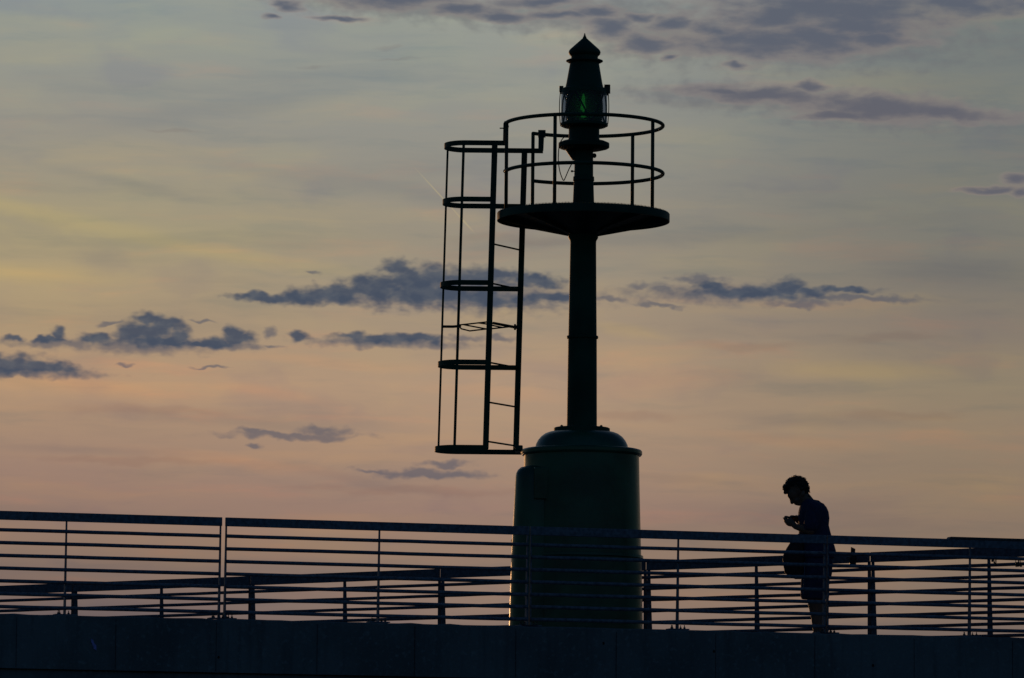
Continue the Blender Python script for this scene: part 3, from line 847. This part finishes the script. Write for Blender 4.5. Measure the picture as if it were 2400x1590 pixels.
# caged ladder
YN, YF = TY - .10, TY + .42
lad = obj('ladder', (lambda b: (bar(b, at(1159.7, 336, YN), at(1138.3, 1052, YN), .056, .014), b)[1])(bmesh.new()), M_green, beacon)
bm = bmesh.new(); bar(bm, at(1229.5, 350, YF), at(1209.2, 1058, YF), .056, .014); obj('stile', bm, M_green, lad)
def sx(py, near=True):
    if near: return 1159.7 + (1138.3 - 1159.7) * (py - 336) / 716.0
    return 1229.5 + (1209.2 - 1229.5) * (py - 350) / 708.0
for py in (571.5, 664, 757, 849.5, 942.6, 1034.5):
    p = at(sx(py), py, YN); q = at(sx(py, False), py + 10, YF)
    q.z = p.z
    bm = bmesh.new(); tube(bm, [p, q], .0085, 8)
    obj('rung', bm, M_green, lad, smooth=True)
def hoop(py, left, xn, xf, h=.048):
    z = at(1100, py, YN).z; mid = (YN + YF) / 2; ry = (YF - YN) / 2
    s_ = scale_at(Vector((0, mid, z))); rx = 52 / s_
    xl = at(left, py, mid).x; cx = xl + rx
    pts = [Vector((at(xn, py, YN).x, YN, z))]
    n = 8
    x0 = pts[0].x
    for i in range(1, n): pts.append(Vector((x0 + (cx - x0) * i / n, YN, z)))
    for i in range(25):
        a = -PI / 2 - PI * i / 24
        pts.append(Vector((cx + rx * math.cos(a), mid + ry * math.sin(a), z)))
    x1 = at(xf, py, YF).x
    for i in range(1, n + 1): pts.append(Vector((cx + (x1 - cx) * i / n, YF, z)))
    bm = bmesh.new(); ribbon(bm, pts, h, .007)
    obj('cage_hoop', bm, M_green, lad)
    return z
zh = [hoop(335, 1042, 1184, 1273), hoop(467, 1038, sx(467) + 6, sx(481, 0) + 5), hoop(662.5, 1032.5, sx(663) + 6, sx(677, 0) + 5),
      hoop(849, 1027, sx(849) + 6, sx(862, 0) + 5), hoop(1049, 1019.5, sx(1049) + 6, 1222)]
def bar_at(xa, ya, xb, yb, Y, w):
    bm = bmesh.new(); bar(bm, at(xa, ya, Y), at(xb, yb, Y), w, .007); obj('cage_bar', bm, M_green, lad)
bar_at(1049.5, 343, 1027.6, 1052, YF - .10, .020)
bar_at(1086.8, 338, 1065.2, 1050, YN + .006, .026)
# end plate of the top hoop rising to the gallery rail, and the end on the base rim
bm = bmesh.new(); bar(bm, at(1267.5, 354, YF), at(1269, 312, YF), .050, .010, w2=.055)
box(bm, at(1270, 314, YF + .05), (.072, .12, .058))
obj('bracket', bm, M_green_dk, lad)
bm = bmesh.new(); box(bm, at(1216, 1054, YF - .18), (.075, .36, .055)); obj('bracket', bm, M_green_dk, lad, bevel=.01)
# hinged wire gate across the cage
zg = at(1141, 755, YN).z
def g(px, py): return atz(px, py, zg)
bm = bmesh.new()
W = [[(1077, 762), (1110, 758.5), (1141, 755)], [(1087, 761.5), (1140, 771.5)], [(1120, 757), (1141, 760), (1156, 763.5), (1177, 768)], [(1077, 766), (1081, 771), (1101, 776), (1140, 771.5), (1156, 770.5), (1199, 765.8)]]
for seg in W:
    for p0, p1 in zip(seg[:-1], seg[1:]): tube(bm, [g(*p0), g(*p1)], .0072, 8)
tube(bm, [g(1156, 756.5), g(1207, 766)], .0085, 8)
tube(bm, [g(1037, 765.8), g(1062, 766), g(1079, 764.5)], .013, 8)
c = g(1207, 767); box(bm, c, (.02, .02, .055)); box(bm, c + Vector((.015, 0, 0)), (.03, .03, .032))
obj('wire_gate', bm, M_black, lad)

# ------------------------------------------------------------------ person
PY = 49.7
def pp(px, py, dy=0.0): return at(px, py, PY + dy)
PS = scale_at(at(1900, 1300, PY))
def k_(v): return v / PS
def remeshed(name, bm, voxel, material, parent, smooth=4):
    me = bpy.data.meshes.new(name + '_src'); bmesh.ops.recalc_face_normals(bm, faces=bm.faces[:]); bm.to_mesh(me); bm.free()
    t = bpy.data.objects.new(name + '_src', me); COL.objects.link(t)
    r = t.modifiers.new('r', 'REMESH'); r.mode = 'VOXEL'; r.voxel_size = voxel
    if smooth:
        s = t.modifiers.new('s', 'SMOOTH'); s.factor = .5; s.iterations = smooth
    dg = bpy.context.evaluated_depsgraph_get(); dg.update()
    nm = bpy.data.meshes.new_from_object(t.evaluated_get(dg))
    nm.name = name
    bpy.data.objects.remove(t)
    nm.materials.clear(); nm.materials.append(material)
    for p_ in nm.polygons: p_.use_smooth = True
    o = bpy.data.objects.new(name, nm)
    return link(o, parent)
def caps(bm, p, q, r1, r2, n=12, sub=2):
    p, q = Vector(p), Vector(q)
    ico(bm, p, r1, sub); ico(bm, q, r2, sub)
    ax = q - p
    if ax.length < 1e-6: return
    ax.normalize(); a = Vector((0, 1, 0)) if abs(ax.y) < .9 else Vector((1, 0, 0))
    u = ax.cross(a).normalized(); v = ax.cross(u)
    r1v = [bm.verts.new(p + (u * math.cos(2 * PI * i / n) + v * math.sin(2 * PI * i / n)) * r1) for i in range(n)]
    r2v = [bm.verts.new(q + (u * math.cos(2 * PI * i / n) + v * math.sin(2 * PI * i / n)) * r2) for i in range(n)]
    for i in range(n):
        j = (i + 1) % n; bm.faces.new((r1v[i], r1v[j], r2v[j], r2v[i]))
    bm.faces.new(r1v[::-1]); bm.faces.new(r2v)
def loft(bm, secs, n=32, power=2.3):
    """secs: (centre point, half size in x, half size in y) stacked"""
    rings = []
    for c, hx, hy in secs:
        ring = []
        for i in range(n):
            a = 2 * PI * i / n; ca, sa = math.cos(a), math.sin(a)
            ring.append(bm.verts.new(c + Vector((hx * math.copysign(abs(ca) ** (2 / power), ca), hy * math.copysign(abs(sa) ** (2 / power), sa), 0))))
        rings.append(ring)
    for a, b in zip(rings[:-1], rings[1:]):
        for i in range(n):
            j = (i + 1) % n; bm.faces.new((a[i], a[j], b[j], b[i]))
    bm.faces.new(rings[0][::-1]); bm.faces.new(rings[-1])
def sec(y, xf, xb, hy, dy=0.0): return (pp((xf + xb) / 2, y, dy), k_((xb - xf) / 2), hy)

person = thing('person', 'person in dark t-shirt and shorts bending over a phone behind the near railing', 'person', (pp(1915, 1500).x, PY, DECK))
bm = bmesh.new()
# head: skull, face, jaw
tilt = Matrix.Rotation(R(38), 3, 'Y')
ico(bm, pp(1869, 1143), (k_(25.5), .076, k_(24)), 3, tilt)
ico(bm, pp(1861, 1155), (k_(17), .066, k_(19)), 3)
caps(bm, pp(1862, 1162), pp(1868.5, 1176), k_(13.5), k_(9.5)); ico(bm, pp(1867, 1172), (k_(11), .050, k_(11)), 2)
caps(bm, pp(1872.8, 1181.2, -.012), pp(1872.8, 1181.2, .012), k_(5.0), k_(5.0))
caps(bm, pp(1849.6, 1162, -.028), pp(1849.6, 1162, .028), k_(4.2), k_(4.2))                 # brow
caps(bm, pp(1852.6, 1167), pp(1856.3, 1178.2), k_(3.2), k_(4.2)); ico(bm, pp(1859, 1177, -.011), k_(2.6), 1); ico(bm, pp(1859, 1177, .011), k_(2.6), 1)
for s in (-1, 1):
    ico(bm, pp(1858, 1166.5, s * .030), k_(3.4), 2)                                            # eyes
    ico(bm, pp(1882, 1157, s * .076), (k_(5), .010, k_(7.5)), 2, Matrix.Rotation(R(20), 3, 'Y'))
caps(bm, pp(1864.2, 1180.6, -.018), pp(1864.2, 1180.6, .018), k_(3.2), k_(3.2)); caps(bm, pp(1867.4, 1182, -.014), pp(1867.4, 1182, .014), k_(3.0), k_(3.0))
caps(bm, pp(1880, 1160), pp(1896, 1184), k_(14.5), k_(17))                                    # neck
# trunk
loft(bm, [sec(1184, 1884, 1922, .10), sec(1196, 1877, 1934, .165), sec(1212, 1874, 1939, .175), sec(1235, 1876, 1937, .155), sec(1270, 1880, 1936, .145), sec(1300, 1880, 1942, .16), sec(1330, 1882, 1943, .17), sec(1350, 1885, 1940, .165)], 24)
ZF = DECK
for s, ox in ((-1, 0), (1, 9)):
    hip = pp(1911 + ox * .3, 1338, s * .085); kn = pp(1913 + ox, 1440, s * .09); an = pp(1921 + ox, 1543, s * .095)
    caps(bm, hip, pp(1908 + ox * .6, 1385, s * .088), k_(25), k_(21)); caps(bm, pp(1908 + ox * .6, 1385, s * .088), kn, k_(21), k_(14.2))
    cf = pp(1918.5 + ox, 1475, s * .092); caps(bm, kn, cf, k_(13.5), k_(13.8)); caps(bm, cf, an, k_(13.5), k_(8.5))
    heel = Vector((an.x + .03, an.y, ZF + .045)); toe = Vector((an.x - .15, an.y + s * .02, ZF + .030))
    caps(bm, heel, toe, .035, .026)
# arms
def hand(bm, wr, palm, s, tips, thumb):
    caps(bm, wr, palm[0], k_(6.6), k_(6.2)); 
    pc = (palm[0] + palm[1]) / 2
    for q in (-.028, -.010, .010, .028):
        caps(bm, palm[0] + Vector((0, q * .8, 0)), palm[1] + Vector((0, q, 0)), .013, .010, 8, 1)
    for i, ch in enumerate(tips):
        for j in range(len(ch) - 1):
            caps(bm, ch[j], ch[j + 1], .0090 - .0012 * j, .0083 - .0012 * j, 8, 1)
    for j in range(len(thumb) - 1):
        caps(bm, thumb[j], thumb[j + 1], .0115 - .0015 * j, .0100 - .0015 * j, 8, 1)
# near arm
sh = pp(1909, 1197, -.185); elb = pp(1899.5, 1244, -.215); wr = pp(1864, 1234.5, -.085)
caps(bm, sh, elb, k_(13.5), k_(10.2)); caps(bm, elb, (elb + wr) / 2 + Vector((0, 0, .002)), k_(10.2), k_(9)); caps(bm, (elb + wr) / 2, wr, k_(9), k_(6.6))
tips = []; kn_ = []
for i, (kx, ky, dy) in enumerate(((1848, 1231, -.062), (1845.5, 1227.5, -.068), (1844.3, 1223, -.070), (1845, 1218.5, -.066))):
    kb = pp(1861 - i * .3, 1232 - i * 2.6, -.078); kk = pp(kx, ky, dy); kn_.append(kk)
    caps(bm, kb, kk, .0165, .0115, 10, 1)
    tips.append([kk, pp(kx - 4.2, ky - 3.0, dy + .006), pp(kx - 7.0 + i * .6, ky - 7.6 + i * .8, dy + .020), pp(kx - 7.6 + i * 1.0, ky - 12.0 + i * 1.9, dy + .034)])
caps(bm, wr, pp(1860, 1230, -.078), k_(6.6), k_(6.8))
for ch in tips:
    for j in range(3): caps(bm, ch[j], ch[j + 1], .0112 - .0006 * j, .0106 - .0006 * j, 8, 1)
th = [pp(1859, 1224, -.070), pp(1854, 1216.5, -.062), pp(1848.5, 1213, -.050), pp(1842.5, 1211.0, -.042), pp(1839.5, 1211.0, -.038)]
for j in range(4): caps(bm, th[j], th[j + 1], .0145 - .0018 * j, .0128 - .0018 * j, 8, 1)
# far arm, reaching across from behind
sh2 = pp(1909, 1197, .185); elb2 = pp(1897, 1240, .20); wr2 = pp(1868, 1218.5, .065)
caps(bm, sh2, elb2, k_(13.5), k_(10)); caps(bm, elb2, (elb2 + wr2) / 2, k_(10), k_(8.5)); caps(bm, (elb2 + wr2) / 2, wr2, k_(8.5), k_(6.6))
pa2 = (pp(1867, 1213.5, .040), pp(1858.5, 1210.5, .020))
for q in (-.02, 0, .02): caps(bm, wr2, pp(1860, 1213, .02 + q), k_(6), k_(5), 10, 2)
tips2 = []
for i, (dy, ln) in enumerate(((-.028, .9), (-.010, 1.0), (.010, .95), (.028, .78))):
    tips2.append([pa2[1] + Vector((0, dy, 0)), pp(1853 + (1 - ln) * 6, 1209.8 + i * .5, .010 + dy), pp(1850.5 + (1 - ln) * 6, 1212.5 + i * .5, .006 + dy), pp(1851.5, 1215.5, .004 + dy)])
hand(bm, wr2, pa2, 1, tips2, [pp(1865, 1219, .035), pp(1859, 1221, .015), pp(1853, 1219.5, .0), pp(1848.5, 1217.5, -.005)])
remeshed('body', bm, .0045, M_skin, person, 1)

# t-shirt
bm = bmesh.new()
loft(bm, [sec(1170, 1886, 1904, .062), sec(1174, 1882, 1914, .10), sec(1181, 1876.5, 1930.5, .150), sec(1190, 1873.5, 1937.5, .188), sec(1200, 1871, 1942, .20), sec(1215, 1870, 1944, .20), sec(1232, 1871, 1942.5, .19), sec(1248, 1872, 1946.5, .182),
          sec(1265, 1874, 1951.5, .182), sec(1280, 1875, 1956, .188), sec(1292, 1875.5, 1959.5, .19), sec(1303, 1876, 1957, .195), sec(1309, 1877, 1955, .196)], 40, 2.2)
for s in (-1, 1):
    a = pp(1909, 1194, s * .180); b_ = pp(1900.5 if s < 0 else 1899, 1232, s * .212)
    caps(bm, a, b_, k_(19), k_(17.5), 16, 2)
remeshed('t_shirt', bm, .006, M_shirt, person, 3)
# shorts
bm = bmesh.new()
loft(bm, [sec(1300, 1880, 1951, .178), sec(1320, 1879, 1951.5, .185), sec(1345, 1878, 1950, .19), sec(1358, 1878, 1947, .19)], 32)
for s, ox in ((-1, 0), (1, 4)):
    loft(bm, [sec(1345, 1878 + ox, 1946, .095, s * .095), sec(1370, 1876.8 + ox, 1943.5, .098, s * .098), sec(1398, 1876 + ox, 1942 + ox * .4, .102, s * .102), sec(1405, 1879 + ox, 1941 + ox * .4, .102, s * .102)], 24)
remeshed('shorts', bm, .006, M_shorts, person, 3)
# shoes
for s, ox in ((-1, 0), (1, 9)):
    an = pp(1921 + ox, 1543, s * .095)
    bm = bmesh.new()
    caps(bm, Vector((an.x + .032, an.y, ZF + .045)), Vector((an.x - .10, an.y, ZF + .040)), .044, .040)
    ico(bm, Vector((an.x - .15, an.y + s * .01, ZF + .032)), (.07, .046, .032), 2)
    box(bm, Vector((an.x - .055, an.y, ZF + .012)), (.29, .085, .024)); ico(bm, Vector((an.x + .02, an.y, ZF + .075)), (.05, .042, .035), 2)
    remeshed('shoe', bm, .006, M_shoe, person, 3)
# curly hair
bm = bmesh.new()
hc = pp(1866.5, 1143.5)
def scalp(th_, ph, r):
    # th_ angle in the profile plane (0 = right/back, 90 = up, 180 = forehead), ph sideways
    return hc + Vector((math.cos(th_) * math.cos(ph) * k_(r), math.sin(ph) * .078 * (r / 26.0), math.sin(th_) * math.cos(ph) * k_(r * .90)))
for i in range(700):
    th_ = R(random.uniform(-38, 196)); ph = math.asin(random.uniform(-1, 1))
    deg = math.degrees(th_)
    if abs(ph) > .75 and (deg > 160 or deg < -20): continue
    if deg > 165 and math.cos(ph) < .6: continue
    rad = 26.3 + random.uniform(-2.5, 2.6) + (1.6 if 20 < deg < 120 else 0) + (1.5 if deg < 0 else 0)
    c = scalp(th_, ph, rad)
    rr_ = random.uniform(.006, .013); u = Vector((random.uniform(-1, 1), random.uniform(-1, 1), random.uniform(-1, 1))).normalized()
    v = u.orthogonal().normalized(); w_ = u.cross(v); turns = random.uniform(.7, 1.3); a0 = random.uniform(0, 6)
    pts = [c + (v * math.cos(a0 + 2 * PI * turns * j / 8) + w_ * math.sin(a0 + 2 * PI * turns * j / 8)) * rr_ + u * (.012 * j / 8 - .006) for j in range(9)]
    tube(bm, pts, [.0014 + .0020 * math.sin(PI * j / 8) for j in range(9)], 5)
for i in range(110):
    th_ = R(random.uniform(-36, 190)); ph = math.asin(random.uniform(-.9, .9))
    if math.degrees(th_) > 150 and abs(ph) > .8: continue
    ico(bm, scalp(th_, ph, 23.0 + random.uniform(-1, 1.5)), random.uniform(.016, .024), 1)
for i in range(40):                               # fringe over the forehead and stray locks at the back
    c = pp(random.uniform(1835.5, 1846), random.uniform(1138, 1157), random.uniform(-.05, .05)); ico(bm, c, random.uniform(.008, .014), 1)
for i in range(14):
    c = pp(random.uniform(1886, 1897), random.uniform(1148, 1163), random.uniform(-.05, .05)); ico(bm, c, random.uniform(.010, .016), 1)
tube(bm, [pp(1890, 1145), pp(1895, 1143), pp(1898, 1141)], [.006, .004, .002], 6); tube(bm, [pp(1892, 1150), pp(1897, 1152), pp(1898, 1156)], .006, 6)
obj('hair', bm, M_hair, person, smooth=True)

# phone
a = pp(1838.5, 1212.8, -.040); b_ = pp(1861, 1212.0, -.010)
ph = thing('mobile_phone', 'small dark phone held flat in both hands by the person at the railing', 'phone', (a + b_) / 2)
ax = (b_ - a).normalized(); ry = Vector((0, 1, 0)); ry = (ry - ax * ry.dot(ax)).normalized(); rz = ax.cross(ry)
rot = Matrix((ax, ry, rz)).transposed() @ Matrix.Rotation(R(-6), 3, 'Y')
bm = bmesh.new(); box(bm, pp(1850, 1213.0, -.030), (.105, .070, .013), rot); obj('phone_case', bm, M_phone, ph, bevel=.004)
bm = bmesh.new(); box(bm, pp(1850, 1213.0, -.030) + rot @ Vector((0, 0, .0062)), (.112, .060, .002), rot); obj('screen', bm, M_phone, ph)

# shoulder bag
bag = thing('shoulder_bag', 'dark bag hanging in front of the hips of the person at the railing', 'bag', pp(1862, 1310))
bm = bmesh.new()
outl = [(1874, 1250), (1866, 1254), (1852.5, 1271), (1843, 1286), (1835.8, 1301), (1834, 1311), (1836, 1326), (1839, 1343), (1846, 1349), (1856, 1354.5), (1864, 1358), (1876, 1358), (1884, 1352), (1886, 1320), (1886, 1275), (1882, 1254)]
yc = -.03
rings = []
for dy, sc in ((-.11, .80), (-.09, .95), (-.04, 1.0), (.02, 1.0), (.07, .95), (.09, .80)):
    cx, cy = 1864, 1310
    rings.append([bm.verts.new(pp(cx + (x - cx) * sc, cy + (y - cy) * sc, yc + dy)) for x, y in outl])
for r1, r2 in zip(rings[:-1], rings[1:]):
    for i in range(len(outl)):
        j = (i + 1) % len(outl); bm.faces.new((r1[i], r1[j], r2[j], r2[i]))
bm.faces.new(rings[0]); bm.faces.new(rings[-1][::-1])
obj('bag_body', bm, M_bag, bag, smooth=True)
bm = bmesh.new()
sp_ = [pp(1876, 1256, -.06), pp(1874, 1236, -.03), pp(1872.5, 1212, .02), pp(1877, 1190, .07), pp(1886, 1178, .105), pp(1900, 1171.5, .11), pp(1918, 1175, .10), pp(1936, 1190, .06)]
tube(bm, sp_, .008, 6)
obj('strap', bm, M_bag, bag, smooth=True)
bm = bmesh.new(); tube(bm, [pp(1885.5, 1318, -.205), pp(1885, 1350, -.208), pp(1882.5, 1392, -.205)], .0035, 6)
obj('strap_tail', bm, mat('grey_webbing', (.10, .12, .18), .7), bag)

# ------------------------------------------------------------------ render settings
S.render.engine = 'CYCLES'
S.view_settings.view_transform = 'Standard'
S.view_settings.look = 'None'
S.view_settings.exposure = 0
S.view_settings.gamma = 1
S.view_settings.use_curve_mapping = False
S.cycles.max_bounces = 6
S.cycles.transparent_max_bounces = 12
S.cycles.use_denoising = True
S.render.resolution_x = 1024
S.render.resolution_y = 678
